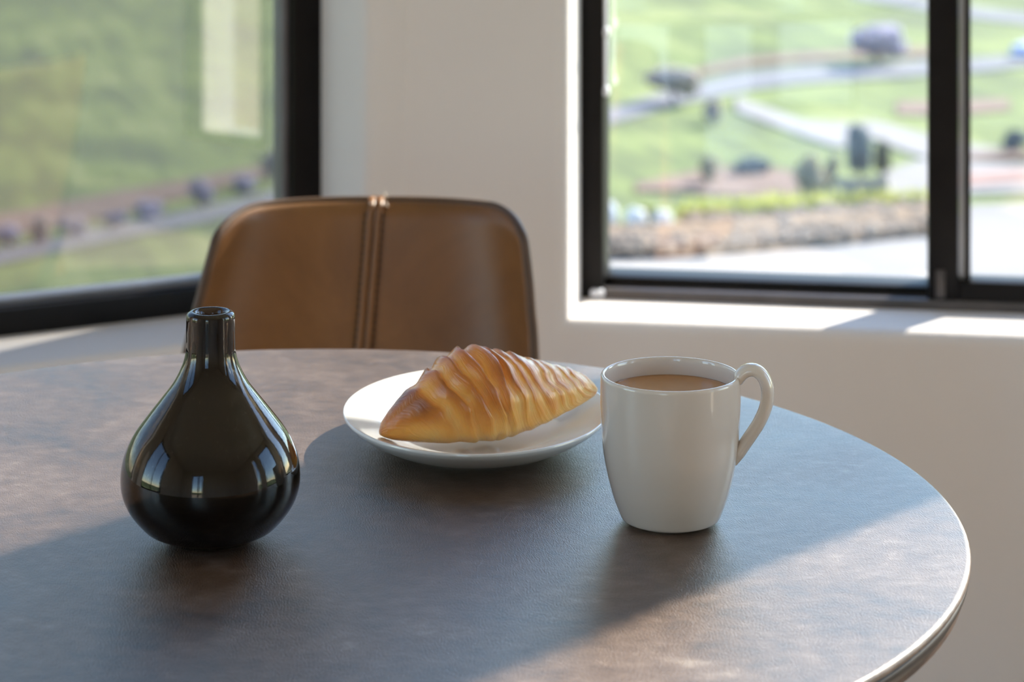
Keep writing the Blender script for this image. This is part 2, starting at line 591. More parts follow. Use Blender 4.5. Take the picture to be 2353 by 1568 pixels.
# window_1: fixed dark-framed pane of the left wall, insect mesh behind it
WM = wall_matrix(C0, T_L, O_L)
w1 = empty('window_1'); tag(w1, 'dark framed corner window with mesh screen left of the chair', 'window', kind='structure')
u0, u1, z0, z1 = W1
FW, V0, V1 = 0.036, 0.135, 0.195
lbox('frame_stile', u0 - .004, u0 + FW, V0, V1, z0 - .004, z1 + .004, M['frame'], w1, WM)
lbox('frame_stile', u1 - FW, u1 + .004, V0, V1, z0 - .004, z1 + .004, M['frame'], w1, WM)
lbox('frame_rail', u0 + FW, u1 - FW, V0, V1, z0 - .004, z0 + .030, M['frame'], w1, WM)
lbox('frame_rail', u0 + FW, u1 - FW, V0, V1, z1 - FW, z1 + .004, M['frame'], w1, WM)
for a in ((u0 + FW, u0 + FW + .008, z0 + .030, z1 - FW), (u1 - FW - .008, u1 - FW, z0 + .030, z1 - FW), (u0 + FW + .008, u1 - FW - .008, z0 + .030, z0 + .038), (u0 + FW + .008, u1 - FW - .008, z1 - FW - .008, z1 - FW)):
    lbox('glazing_bead', a[0], a[1], V0 + .015, V0 + .045, a[2], a[3], M['frame_grey'], w1, WM, 0.001)
p = lbox('pane', u0 + FW + .004, u1 - FW - .004, V0 + .026, V0 + .032, z0 + .034, z1 - FW - .004, M['glass_screened'], w1, WM, 0)
s = lbox('insect_screen', u0 + FW, u1 - FW, V1 + .004, V1 + .006, z0 + .02, z1 - FW, M['mesh'], w1, WM, 0)
s['label'] = 'fine grey insect mesh'

# window_2: dark horizontal slider in the right wall
WM = wall_matrix(C0, T_R, O_R)
w2 = empty('window_2'); tag(w2, 'dark framed sliding window right of the wall corner', 'window', kind='structure')
u0, u1, z0, z1 = W2
V0, V1 = 0.118, 0.190
UF = u0 + 0.021
lbox('frame_stile', u0 - .004, UF + .006, V0, V1, z0 - .004, z1 + .004, M['frame'], w2, WM)
lbox('frame_stile', u1 - .03, u1 + .004, V0, V1, z0 - .004, z1 + .004, M['frame'], w2, WM)
lbox('frame_rail', UF + .006, u1 - .03, V0 + .02, V1, z0 - .004, z0 + .022, M['frame'], w2, WM)
lbox('frame_rail', UF + .006, u1 - .03, V0, V1, z1 - .03, z1 + .004, M['frame'], w2, WM)
lbox('track', UF + .006, u1 - .03, V0 - .004, V0 + .022, z0 - .004, z0 + .012, M['bronze'], w2, WM)
UM0, UM1 = 0.604, 0.640           # meeting stile
lbox('meeting_stile', UM0, UM1, V0 - .002, V1, z0 + .010, z1 - .03, M['frame'], w2, WM, 0.003)
lbox('weather_strip', UM1 + .001, UM1 + .008, V0 + .012, V0 + .04, z0 + .034, z1 - .03, M['gasket'], w2, WM, 0.001)
lbox('pane', UF + .004, UM0 + .004, V0 + .048, V0 + .054, z0 + .018, z1 - .028, M['glass'], w2, WM, 0)
sash = lbox('sash_rail', UM1, u1 - .028, V0, V0 + .042, z0 + .004, z0 + .034, M['frame'], w2, WM)
lbox('sash_rail', UM1, u1 - .028, V0, V0 + .042, z1 - .06, z1 - .028, M['frame'], w2, WM)
lbox('sash_stile', UM1 + .008, UM1 + .014, V0 + .004, V0 + .042, z0 + .034, z1 - .06, M['frame'], w2, WM, 0.001)
lbox('sash_stile', u1 - .06, u1 - .028, V0, V0 + .042, z0 + .034, z1 - .06, M['frame'], w2, WM)
lbox('pane', UM1 + .010, u1 - .05, V0 + .018, V0 + .024, z0 + .03, z1 - .05, M['glass'], w2, WM, 0)
# slim pale latch bar low on the left stile, a corner block and the sash's foot clip
lb = lbox('latch_bar', UF + .0065, UF + .010, V0 + .004, V0 + .014, 0.792, z1 - .5, M['gasket'], w2, WM, 0.001)
for zz in (0.797, 0.868):
    lbox('latch_knob', UF + .006, UF + .013, V0 - .001, V0 + .012, zz - .006, zz + .006, M['gasket'], w2, WM, 0.003)
ck = lbox('corner_block', u0 + .012, u0 + .030, V0 - .008, V0 + .004, z0 + .002, z0 + .011, M['gasket'], w2, WM, 0.003)
ck['label'] = 'pale corner block'
lbox('foot_clip', UM0 + .009, UM0 + .020, V0 - .006, V0 - .001, z0 + .014, z0 + .048, M['bronze'], w2, WM, 0.002)

def plain_window(name, label, WM, hole, parent=None, mull=None, v0=0.08, glass='glass_plain', fw=0.04):
    w = empty(name); tag(w, label, 'window', kind='structure')
    a, b_, c, d = hole
    lbox('frame_stile', a - .003, a + fw, v0, v0 + .06, c - .003, d + .003, M['frame'], w, WM)
    lbox('frame_stile', b_ - fw, b_ + .003, v0, v0 + .06, c - .003, d + .003, M['frame'], w, WM)
    lbox('frame_rail', a + fw, b_ - fw, v0, v0 + .06, c - .003, c + fw, M['frame'], w, WM)
    lbox('frame_rail', a + fw, b_ - fw, v0, v0 + .06, d - fw, d + .003, M['frame'], w, WM)
    edges = [a + fw]
    for (m0, m1) in (mull or []):
        lbox('mullion', m0, m1, v0, v0 + .06, c + fw, d - fw, M['frame'], w, WM)
        edges += [m0, m1]
    edges.append(b_ - fw)
    for k in range(0, len(edges), 2):
        lbox('pane', edges[k] - .003, edges[k + 1] + .003, v0 + .027, v0 + .033, c + fw - .003, d - fw + .003, M[glass], w, WM, 0)
    return w
plain_window('window_3', 'second dark framed window further along the right wall', wall_matrix(C0, T_R, O_R), W3, v0=0.12)
WMS = wall_matrix(Vector((X_RIGHT, END_R.y, 0)), Vector((0, -1, 0)), Vector((1, 0, 0)))
plain_window('fill_window_4', 'wide fill-light window added in the right side wall', WMS, HS[0])  # added off-frame opening that lets sky fill into the room
HSN = HS[1]
plain_window('window_5', 'slim full height sidelight in the right side wall', WMS, HSN, fw=0.012, v0=0.004)
plain_window('fill_window_6', 'wide window added in the left side wall for sky fill', wall_matrix(Vector((X_LEFT, END_L.y, 0)), Vector((0, -1, 0)), Vector((-1, 0, 0))), HL[0], mull=[(0.98, 1.02)])  # unseen opening put in for sky fill from the left
WMB = wall_matrix(Vector((X_LEFT, Y_BACK, 0)), Vector((1, 0, 0)), Vector((0, -1, 0)))
d1 = plain_window('fill_door_1', 'glazed double door added in the back wall for fill light', WMB, HB[0], mull=[(-0.738 - X_LEFT, -0.657 - X_LEFT)], fw=0.022)  # added behind the camera to raise the room's fill light
d1['category'] = 'door'


# ================================================================== OUTSIDE: ground, roads
def sstep(a, b, x):
    t = min(max((x - a) / (b - a), 0.0), 1.0)
    return t * t * (3 - 2 * t)

def T(x, y):
    """height of the ground around the house: levelled yard, bank, valley, far hillside"""
    if y <= 3.2:
        base = -0.15
        pad = left = base
    else:
        pad = -0.15 - 1.25 * sstep(3.2, 6.0, y)
        if y > 13.7: pad = -1.4 - 0.5 * (y - 13.7)
        left = -0.15 - 0.55 * (y - 3.2)
    b_ = sstep(-0.9, 0.3, x) if y > 3.2 else 1.0
    near = left * (1 - b_) + pad * b_
    valley = -20.0 + 0.5 * noise.noise(Vector((x * .03, y * .03, 0)))
    if y > 190: valley += 0.16 * (y - 190)
    near = max(near, -40)
    k = 1.5
    if y < 20: return near
    return max(near, valley) if abs(near - valley) > k else (near + valley) / 2 + (abs(near - valley) ** 2 / k + k) / 4

def ground(px, py, lift=0.0):
    dx, dz = (px - CX) / FPX, -(py - HOR) / FPX
    y = 4.0
    prev = y
    while y < 900:
        if CAMZ + dz * y < T(dx * y, y) + lift: break
        prev = y
        y *= 1.004
    lo, hi = prev, y
    for _ in range(30):
        mid = (lo + hi) / 2
        if CAMZ + dz * mid < T(dx * mid, mid) + lift: hi = mid
        else: lo = mid
    y = (lo + hi) / 2
    return Vector((dx * y, y, T(dx * y, y) + lift))

# grass: mottled greens with cultivation streaks running down the slope
m, nt, b = newmat('spring_grass')
v = coords(nt, 'Object')
n1 = noise_tex(nt, v, 0.09, 6, 0.6, 0.5)
tcg = N(nt, 'ShaderNodeTexCoord')
dt1 = N(nt, 'ShaderNodeVectorMath', operation='DOT_PRODUCT'); dt1.inputs[1].default_value = (0.72, 0.20, 0)
dt2 = N(nt, 'ShaderNodeVectorMath', operation='DOT_PRODUCT'); dt2.inputs[1].default_value = (-0.02, 0.06, 0)
nt.links.new(tcg.outputs['Object'], dt1.inputs[0]); nt.links.new(tcg.outputs['Object'], dt2.inputs[0])
cxy = N(nt, 'ShaderNodeCombineXYZ')
nt.links.new(dt1.outputs['Value'], cxy.inputs[0]); nt.links.new(dt2.outputs['Value'], cxy.inputs[1])
n2 = noise_tex(nt, cxy.outputs[0], 1.0, 4, 0.65)
mixf = N(nt, 'ShaderNodeMix', data_type='FLOAT'); mixf.inputs['Factor'].default_value = 0.5
nt.links.new(n1, mixf.inputs[2]); nt.links.new(n2, mixf.inputs[3])
nt.links.new(ramp(nt, mixf.outputs[0], [(0.34, (0.10, 0.115, 0.075)), (0.46, (0.14, 0.17, 0.082)), (0.54, (0.20, 0.24, 0.095)), (0.68, (0.30, 0.31, 0.15))]), b.inputs['Base Color'])
b.inputs['Roughness'].default_value = 0.9
b.inputs['Specular IOR Level'].default_value = 0.1
M['grass'] = m
M['asphalt'] = simple('pale_asphalt', (0.21, 0.21, 0.22), 0.9, 0.08, 0.8, spec=0.1)
M['concrete'] = simple('pale_concrete_drive', (0.29, 0.275, 0.265), 0.9, 0.12, 0.7, spec=0.1)
M['soil'] = simple('pinkish_brown_soil', (0.235, 0.175, 0.145), 0.95, 0.22, 0.5, spec=0.05)
M['reddish'] = simple('reddish_paving', (0.34, 0.23, 0.20), 0.95, 0.15, 0.8, spec=0.05)
M['gravel_bed'] = simple('brown_gravel_bed', (0.25, 0.185, 0.13), 0.95, 0.3, 9, spec=0.05)

xs = sorted(set([-300, -240, -180, -140, -110, -85] + [-70 + 2.5 * i for i in range(57)] + [85, 110, 140, 180, 240, 300] + [-4 + 0.3 * i for i in range(34)]))
ys = sorted(set([-150, -90, -50, -25, -12, -6, -2, 1, 2.6, 3.2] + [3.2 + 0.35 * i for i in range(1, 46)] + [19.5 + 1.5 * i for i in range(30)] + [64 + 3 * i for i in range(46)] + [205 + 15 * i for i in range(24)]))
verts = [(x, y, T(x, y)) for y in ys for x in xs]
nx = len(xs)
faces = [(j * nx + i, j * nx + i + 1, (j + 1) * nx + i + 1, (j + 1) * nx + i) for j in range(len(ys) - 1) for i in range(nx - 1)]
g = from_py('ground', verts, faces, M['grass'], smooth=True)
tag(g, 'green grassy valley and hillside outside both windows', 'ground', kind='structure')

M['bounce_patio'] = simple('warm_bounce_paving', (0.60, 0.47, 0.33), 0.9, 0.1, 1.5, spec=0.1)  # added unseen paving, bounces warm sunlight in place of green grass
pt = box('bounce_patio', -9, 9, -16, Y_BACK - 0.22, -0.30, -0.06, M['bounce_patio'])
tag(pt, 'added cream stone paving behind the house, bounces warm light', 'bounce_patio', kind='structure')
pt = box('side_terrace', X_LEFT - 5, X_LEFT - 0.25, Y_BACK - 0.2, 2.6, -0.30, -0.06, M['bounce_patio'])
tag(pt, 'added cream stone terrace beside the left wall', 'bounce_patio', kind='structure')
pt = box('side_terrace', X_RIGHT + 0.25, X_RIGHT + 5, Y_BACK - 0.2, 2.6, -0.30, -0.06, M['bounce_patio'])
tag(pt, 'added cream stone terrace beside the right wall', 'bounce_patio', kind='structure')

def lerp_poly(poly, n):
    """resample a pixel polyline to n+1 points (by x-independent arc length)"""
    seg = [math.dist(poly[i], poly[i + 1]) for i in range(len(poly) - 1)]
    tot = sum(seg)
    out = []
    for k in range(n + 1):
        s_ = tot * k / n
        i = 0
        while i < len(seg) - 1 and s_ > seg[i]:
            s_ -= seg[i]; i += 1
        f_ = min(s_ / seg[i], 1)
        out.append((poly[i][0] + (poly[i + 1][0] - poly[i][0]) * f_, poly[i][1] + (poly[i + 1][1] - poly[i][1]) * f_))
    return out

def ribbon(name, label, cat, top, bot, mat, lift=0.12, n=30, cols=4, kind='structure', hump=0.0):
    """a strip of ground between its far edge and near edge, draped over the terrain"""
    A, B = lerp_poly(top, n), lerp_poly(bot, n)
    verts, faces = [], []
    for a, b_ in zip(A, B):
        wa, wb = ground(*a), ground(*b_)
        for c in range(cols + 1):
            f_ = c / cols
            x, y = wa.x + (wb.x - wa.x) * f_, wa.y + (wb.y - wa.y) * f_
            verts.append((x, y, T(x, y) + lift + hump * math.sin(math.pi * f_)))
    w = cols + 1
    for i in range(n):
        for c in range(cols):
            faces.append((i * w + c, i * w + c + 1, (i + 1) * w + c + 1, (i + 1) * w + c))
    # skirt, so that the strip has thickness
    k0 = len(verts)
    for i in range(n + 1):
        for c in (0, cols):
            x, y, z = verts[i * w + c]
            verts.append((x, y, z - lift - 0.3))
    for i in range(n):
        faces.append((i * w, (i + 1) * w, k0 + 2 * i + 2, k0 + 2 * i))
        faces.append((i * w + cols, (i + 1) * w + cols, k0 + 2 * i + 3, k0 + 2 * i + 1))
    o = from_py(name, verts, faces, mat)
    tag(o, label, cat, kind=kind)
    return o

# near yard
ribbon('driveway', 'pale concrete driveway just outside the right window', 'driveway',
       [(1150, 612), (1380, 606), (1600, 600), (1800, 584), (2000, 562), (2135, 548), (2230, 484), (2353, 482), (2900, 482)],
       [(1150, 1100), (1400, 1100), (1600, 1100), (1800, 1100), (2000, 1100), (2135, 1100), (2230, 1100), (2353, 1100), (2900, 1100)], M['concrete'], lift=0.03, n=40)
ribbon('gravel_bank', 'brown gravel bank along the far edge of the driveway', 'gravel',
       [(1150, 545), (1380, 536), (1460, 530), (1600, 524), (1800, 506), (2000, 492), (2140, 486)],
       [(1150, 618), (1380, 612), (1460, 610), (1600, 606), (1800, 590), (2000, 568), (2140, 554)], M['gravel_bed'], lift=0.04, n=30, hump=0.05)
# valley roads, right window
ribbon('valley_road', 'pale road curving across the green valley below the tree', 'road',
       [(1180, 330), (1390, 258), (1470, 232), (1560, 206), (1700, 172), (1830, 157), (1950, 152), (2130, 142), (2240, 138), (2353, 128), (2700, 110)],
       [(1180, 372), (1390, 290), (1470, 268), (1560, 244), (1700, 214), (1830, 196), (1950, 188), (2130, 176), (2240, 168), (2353, 156), (2700, 140)], M['asphalt'])
ribbon('upper_verge', 'pinkish dirt verge above the valley road', 'verge',
       [(1500, 186), (1700, 140), (1830, 126), (1950, 120), (2140, 112)], [(1500, 198), (1700, 156), (1830, 143), (1950, 136), (2140, 130)], M['soil'])
ribbon('hairpin_road', 'white looping road lower in the valley behind the shrubs', 'road',
       [(1690, 228), (1760, 252), (1850, 285), (1930, 292), (2010, 282), (2070, 300), (2140, 318), (2230, 338), (2320, 350)],
       [(1690, 258), (1760, 286), (1850, 318), (1930, 345), (2010, 322), (2070, 350), (2140, 372), (2230, 366), (2320, 368)], M['concrete'], lift=0.14)
ribbon('lower_road', 'bright pale road bend in front of the cypress', 'road',
       [(1900, 466), (1945, 446), (1990, 424), (2060, 392), (2150, 366), (2240, 380), (2353, 385), (2600, 380)],
       [(1900, 474), (1945, 480), (1990, 480), (2060, 476), (2150, 470), (2240, 450), (2353, 448), (2600, 440)], M['concrete'], lift=0.16)
ribbon('red_strip', 'reddish paved strip beside the pale road', 'verge',
       [(2180, 412), (2353, 402), (2500, 398)], [(2180, 440), (2353, 428), (2500, 420)], M['reddish'], lift=0.24)
ribbon('orange_verge', 'orange brown dirt edge below the white road', 'verge',
       [(2180, 366), (2353, 356), (2500, 350)], [(2180, 380), (2353, 372), (2500, 366)], M['soil'], lift=0.24)
ribbon('dirt_track', 'brown dirt cutting crossing the valley below the bushes', 'track',
       [(1460, 428), (1540, 410), (1640, 390), (1780, 392), (1880, 410)], [(1460, 445), (1540, 440), (1640, 452), (1780, 458), (1880, 455)], M['soil'])
ribbon('upper_road', 'pale road strip near the top of the right pane', 'road',
       [(1960, -28), (2120, 0), (2230, 18), (2353, 34), (2600, 70)], [(1960, -4), (2120, 26), (2230, 44), (2353, 58), (2600, 96)], M['asphalt'])
ribbon('ploughed_strip', 'purplish brown bare strip in the grass at right', 'verge',
       [(2060, 238), (2200, 234), (2320, 232)], [(2060, 266), (2200, 268), (2320, 256)], M['soil'], lift=0.1)
# valley road and verge seen through the left window
ribbon('hillside_road', 'pale grey lane below the brown verge in the left window', 'road',
       [(-300, 655), (0, 578), (250, 526), (420, 494), (560, 462), (680, 428), (800, 396)],
       [(-300, 690), (0, 610), (250, 558), (420, 526), (560, 492), (680, 456), (800, 424)], M['asphalt'])
ribbon('brown_verge', 'pinkish brown dirt verge crossing the left window', 'verge',
       [(-300, 560), (0, 498), (150, 470), (300, 440), (450, 414), (560, 394), (700, 372)],
       [(-300, 620), (0, 548), (150, 522), (300, 488), (450, 450), (560, 420), (700, 396)], M['soil'])


# ================================================================== THE ROUND TABLE
TZ = 0.75
TC = Vector((-0.1475, 1.655, 0))
TR = 0.432
table = empty('round_table', TC); tag(table, 'round dark slate-look bistro table in the foreground', 'table')
prof = [(0, TZ)]
for r in (0.06, 0.14, 0.22, 0.30, 0.37, 0.41): prof.append((r, TZ))
for k in range(9):
    a = math.pi / 2 * (1 - k / 8)
    prof.append((TR - 0.0035 + 0.0035 * math.cos(a), TZ - 0.0035 + 0.0035 * math.sin(a)))
prof += [(TR - 0.001, TZ - 0.005), (TR - 0.003, TZ - 0.0055), (TR - 0.004, TZ - 0.018), (TR - 0.03, TZ - 0.022), (0.2, TZ - 0.027), (0, TZ - 0.027)]
o = lathe('tabletop', prof, M['table'], table, n=192)
auto_smooth(o, 40)
M['edge_band'] = simple('dark_brown_edge_band', (0.018, 0.012, 0.009), 0.55, 0.2, 60, spec=0.3)
o = lathe('edge_band', [(TR - 0.0035, TZ - 0.0050), (TR - 0.0006, TZ - 0.0054), (TR - 0.0012, TZ - 0.010), (TR - 0.005, TZ - 0.0165), (TR - 0.012, TZ - 0.0205), (TR - 0.014, TZ - 0.0195), (TR - 0.0045, TZ - 0.015)], M['edge_band'], table, n=192, closed=True)
o['label'] = 'dark brown edge band'
lathe('pedestal', smooth_prof([(0.0, 0.722), (0.12, 0.722), (0.115, 0.712), (0.04, 0.70), (0.035, 0.60), (0.035, 0.10), (0.05, 0.04), (0.06, 0.02)], 4), M['black_steel'], table, n=48)
lathe('base', [(0, 0.03), (0.05, 0.03), (0.18, 0.022), (0.235, 0.014), (0.24, 0.008), (0.24, 0.0), (0, 0.0)], M['black_steel'], table, n=64)


# ================================================================== VASE
VP = Vector(((484 - CX) / FPX * 1.612, 1.612, TZ))
k = 1.612 / FPX
outer = [(0.0, 0.0), (0.019, 0.0), (0.0265, 0.0012), (0.0335, 0.0052)]
for row, hw in ((1207, 151), (1165, 186), (1123, 203), (1081, 205), (1039, 196), (997, 176), (955, 145), (912, 111), (879, 86), (841, 66.5), (811, 58), (780, 56.5), (745, 56), (724, 55)):
    outer.append((hw * k, (1240 - row) * k))
outer += [(0.0135, 0.1404), (0.0115, 0.1412), (0.0092, 0.1404), (0.0080, 0.1380)]
inner = [(0.0078, 0.132), (0.0080, 0.118), (0.0105, 0.106), (0.018, 0.094), (0.029, 0.078), (0.041, 0.058), (0.046, 0.040), (0.042, 0.024), (0.030, 0.014), (0.0, 0.012)]
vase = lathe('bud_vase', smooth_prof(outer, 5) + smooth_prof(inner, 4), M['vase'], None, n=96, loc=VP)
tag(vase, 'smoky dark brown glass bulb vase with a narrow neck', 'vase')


# ================================================================== MUG AND COFFEE
MD = 1.648
k = MD / FPX
MP = Vector(((1540.5 - CX) * k, MD, TZ))
mug = empty('coffee_mug', MP); tag(mug, 'white glazed ceramic mug with a looped handle at right', 'mug')
H = 0.0930
outer = [(0.0, 0.0015), (0.020, 0.0015), (0.0225, 0.0), (0.0255, 0.0004), (0.0285, 0.0024)]
for row, hw in ((1188, 112), (1163, 123), (1131, 134), (1083, 146), (1035, 154.5), (971, 159.5), (915, 161)):
    outer.append((hw * k, (1198 - row) * k))
outer += [(0.0441, 0.0885), (0.0440, 0.0915), (0.0434, 0.0928), (0.0424, 0.0932), (0.0415, 0.0926), (0.0410, 0.0908)]
inner = [(0.0408, 0.085), (0.0405, 0.060), (0.039, 0.040), (0.034, 0.020), (0.026, 0.008), (0.0, 0.006)]
lathe('body', smooth_prof(outer, 5) + smooth_prof(inner, 4)[1:], M['mug'], mug, n=128)
hp = []
for px, py in ((1695, 874), (1702, 857), (1717, 846), (1737, 846), (1754, 862), (1763, 893), (1758, 930), (1743, 965), (1722, 998), (1702, 1028), (1692, 1044), (1684, 1058)):
    hp.append(((px - CX) * k - MP.x, 0.0, (1198 - py) * k))
hp = [(x * math.cos(-.12), x * math.sin(-.12), z) for x, y, z in hp]
pts = catmull3(hp, 6)
n = len(pts)
tp = [min(1.0, 0.70 + 4.0 * i / (n - 1)) * (1.0 - 0.30 * max(0, i / (n - 1) - 0.85) * 6.6) for i in range(n)]
tube('handle', pts, 0.0066, 0.0041, M['mug'], mug, n=20, side=(0.12, 1, 0), taper=tp)
cof = lathe('coffee', [(0, 0.0), (0.030, 0.0), (0.0385, 0.0001), (0.0402, 0.0007), (0.0400, -0.004), (0.0395, -0.022), (0.0, -0.024)], M['coffee'], None, n=96, loc=MP + Vector((0, 0, 0.0815)))
tag(cof, 'milky brown coffee filling the white mug', 'coffee')


# ================================================================== PLATE
PC = Vector((-0.0250, 1.822, TZ))
PA, PB = 0.0925, 0.113
pp = [(0.0, 0.0095), (0.30, 0.0095), (0.52, 0.0098), (0.60, 0.0108), (0.68, 0.0135), (0.80, 0.0180), (0.92, 0.0222), (0.975, 0.0240), (0.995, 0.0243), (1.0, 0.0236), (0.998, 0.0222), (0.97, 0.0190), (0.88, 0.0128), (0.76, 0.0068), (0.62, 0.0030), (0.55, 0.0016), (0.53, 0.0), (0.49, 0.0), (0.48, 0.0026), (0.0, 0.0030)]
plate = lathe('plate', smooth_prof(pp, 4), M['plate'], None, n=128, sx=PA, sy=PB, loc=PC)
tag(plate, 'white porcelain plate carrying the croissant', 'plate')


# ================================================================== CROISSANT
secs = [(873, 990, 1003), (882, 968, 1010), (900, 944, 1017), (925, 917, 1022), (950, 893, 1026), (1000, 848, 1029), (1040, 815, 1030), (1090, 798, 1027), (1140, 803, 1020), (1200, 817, 1000), (1260, 834, 973), (1310, 848, 948), (1345, 864, 926), (1362, 880, 914), (1371, 892, 903)]
def sec_at(px):
    for i in range(len(secs) - 1):
        if secs[i][0] <= px <= secs[i + 1][0]:
            f_ = (px - secs[i][0]) / (secs[i + 1][0] - secs[i][0])
            i0, i3 = max(i - 1, 0), min(i + 2, len(secs) - 1)
            r = []
            for c in (1, 2):
                p0, p1, p2, p3 = secs[i0][c], secs[i][c], secs[i + 1][c], secs[i3][c]
                lin = p1 + (p2 - p1) * f_
                r.append(lin)
            return r
    return secs[-1][1:]
NA, NT = 150, 72
verts, faces, bake, layer, around = [], [], [], [], []
cp = Vector((PC.x, PC.y, TZ + 0.03))
ring_px = [873 + (1371 - 873) * (0.5 - 0.5 * math.cos(math.pi * (0.02 + 0.96 * i / NA))) for i in range(NA + 1)]
amp_l = [0.75, 1.25, 1.0, 1.35, 1.15, 0.9, 0.55, 0.9, 0.4, 0.75, 0.45, 0.8, 0.5, 0.4]
edges_u = [0.17, 0.255, 0.325, 0.40, 0.485, 0.545, 0.60, 0.685, 0.725, 0.80, 0.845, 0.92, 0.955]
def layer_pos(t):
    for i, e in enumerate(edges_u):
        if t < e:
            lo = edges_u[i - 1] if i else 0.0
            return i, (t - lo) / (e - lo)
    return len(edges_u), (t - edges_u[-1]) / (1 - edges_u[-1])
for i, px in enumerate(ring_px):
    f_ = (px - 873) / (1371 - 873)
    d = 1.768 + 0.075 * f_ - 0.018 * math.sin(math.pi * f_)
    top, bot = sec_at(px)
    h = (bot - top) / 2 * d / FPX
    zc = CAMZ - ((top + bot) / 2 - HOR) / FPX * d + 0.0006
    a = h / 1.035
    bb = a * (1.06 if f_ < .75 else 1.0)
    x0 = (px - CX) / FPX * d
    ax = Vector((math.cos(0.42), math.sin(0.42), 0))
    # cross-sections stand across the axis of the roll
    cross = Vector((-0.42, 0.91, 0)).normalized()
    for j in range(NT):
        th = 2 * math.pi * j / NT
        cy, cz = math.cos(th), math.sin(th)
        # slanted wrap: edge of each layer leans along the roll from crest to foot
        t = f_ + 0.085 * (1 - cz) * (1 if f_ > 0.1 else f_ / 0.1) * (1 if cy < .6 else .8) * -1.0 + 0.022 * noise.noise(Vector((f_ * 9, cy * 2, cz * 2)))
        li, lf = layer_pos(min(max(t, 0.0), 0.9999))
        cut = 0.80
        up = lf if f_ < 0.5 else 1 - lf             # each wrap overlaps towards the thick middle
        prof_ = sstep(0, 1, up / cut) if up < cut else 1 - sstep(0, 1, (up - cut) / (1 - cut))
        fade = min(1, f_ / 0.12) * min(1, (1 - f_) / 0.06) * (0.35 + 0.65 * sstep(-0.75, 0.1, cz))
        step = (prof_ - 0.5) * (0.105 if f_ < 0.55 else 0.08) * amp_l[li] * fade
        wob = 0.045 * noise.noise(Vector((f_ * 5, cy * 1.3, cz * 1.3 + 4))) + 0.018 * noise.noise(Vector((f_ * 60, cy * 1.2, cz * 1.2))) * fade
        r = 1 + step + wob
        sq = 1.0
        z = a * cz * r
        if cz < -0.55: z = a * (-0.55 + (cz + 0.55) * 0.75) * r
        p = Vector((x0, d, zc)) + cross * (bb * cy * r) + Vector((0, 0, z))
        verts.append(p - cp)
        low = sstep(-0.9, 0.5, cz)
        bk = 0.06 + 0.50 * low * (0.35 + 0.8 * prof_) + 0.30 * (1 - sstep(0.0, 0.22, f_)) * (0.4 + .6 * low) + 0.10 * sstep(0.9, 1.0, f_)
        bk += 0.14 * noise.noise(Vector((f_ * 7 + 3, cy * 1.5, cz * 1.5))) - 0.16 * sstep(0.45, 0.8, f_) * low
        bake.append(min(max(bk, 0), 1)); layer.append(t * 12); around.append(math.sin(th / 2) * 2)
for i in range(NA):
    for j in range(NT):
        j2 = (j + 1) % NT
        faces.append((i * NT + j, (i + 1) * NT + j, (i + 1) * NT + j2, i * NT + j2))
faces.append(tuple(range(NT)))
faces.append(tuple(reversed(range(NA * NT, (NA + 1) * NT))))
cr_o = from_py('croissant', verts, faces, M['crust'], None, True, cp)
for nm, data in (('bake', bake), ('layer', layer), ('around', around)):
    at = cr_o.data.attributes.new(nm, 'FLOAT', 'POINT')
    for i_, val in enumerate(data): at.data[i_].value = val
tag(cr_o, 'golden brown flaky croissant lying on the white plate', 'croissant')


# ================================================================== CHAIR
CD = 2.60
kc = CD / FPX
CHX, CHZ = (850 - CX) * kc, 0.0
chair = empty('leather_chair', (CHX, CD, 0)); tag(chair, 'tan leather shell chair with a centre seam behind the table', 'chair')
Z_TOP = CAMZ - (462 - HOR) * kc
Z_BOT = 0.44
ROWS = [(455, 345.0, 866.0), (500, 352.0, 860.0), (545, 361.0, 857.5), (610, 374.0, 853.0), (670, 384.0, 848.0), (705, 390.0, 846.0), (800, 403.0, 838.0), (1000, 425.0, 826.0), (1300, 430.0, 822.0)]
def row_tab(z, c):
    r = HOR + (CAMZ - z) / kc
    for q in range(len(ROWS) - 1):
        if r <= ROWS[q + 1][0] or q == len(ROWS) - 2:
            f_ = (r - ROWS[q][0]) / (ROWS[q + 1][0] - ROWS[q][0])
            return ROWS[q][c] + (ROWS[q + 1][c] - ROWS[q][c]) * min(max(f_, 0), 1)
def hw_lin(z):
    return row_tab(z, 1) * kc * 0.972
RC = 0.026
def half_width(z):
    w = hw_lin(z)
    if z > Z_TOP - RC:
        q = z - (Z_TOP - RC)
        w = w - RC * 1.25 + 1.25 * math.sqrt(max(RC * RC - q * q, 0))
    return w
def mid_x(z):
    return (row_tab(z, 2) - 850) * kc
def back_y(u, z):
    """depth of the shell: wraps towards the sitter at the sides, leans back at the top"""
    s_ = (Z_TOP - z)
    return -0.20 * s_ + 0.9 * max(0, s_ - 0.22) ** 2 * -1 - 0.045 * abs(u) ** 2.4 - 0.030 * abs(u) ** 9
rows = []
NZ, NU = 44, 48
for i in range(NZ + 1):
    f_ = i / NZ
    if f_ < 0.3: z = Z_TOP - RC * (1 - math.cos(f_ / 0.3 * math.pi / 2))
    else: z = Z_TOP - RC - (Z_TOP - RC - Z_BOT) * ((f_ - 0.3) / 0.7)
    rows.append(z)
def shell_pt(u, z, off):
    w = half_width(z)
    x = mid_x(z) + w * u
    return Vector((x, back_y(x / 0.19 if False else u * w / hw_lin(z), z) + off, z))
verts, faces = [], []
TH = 0.017
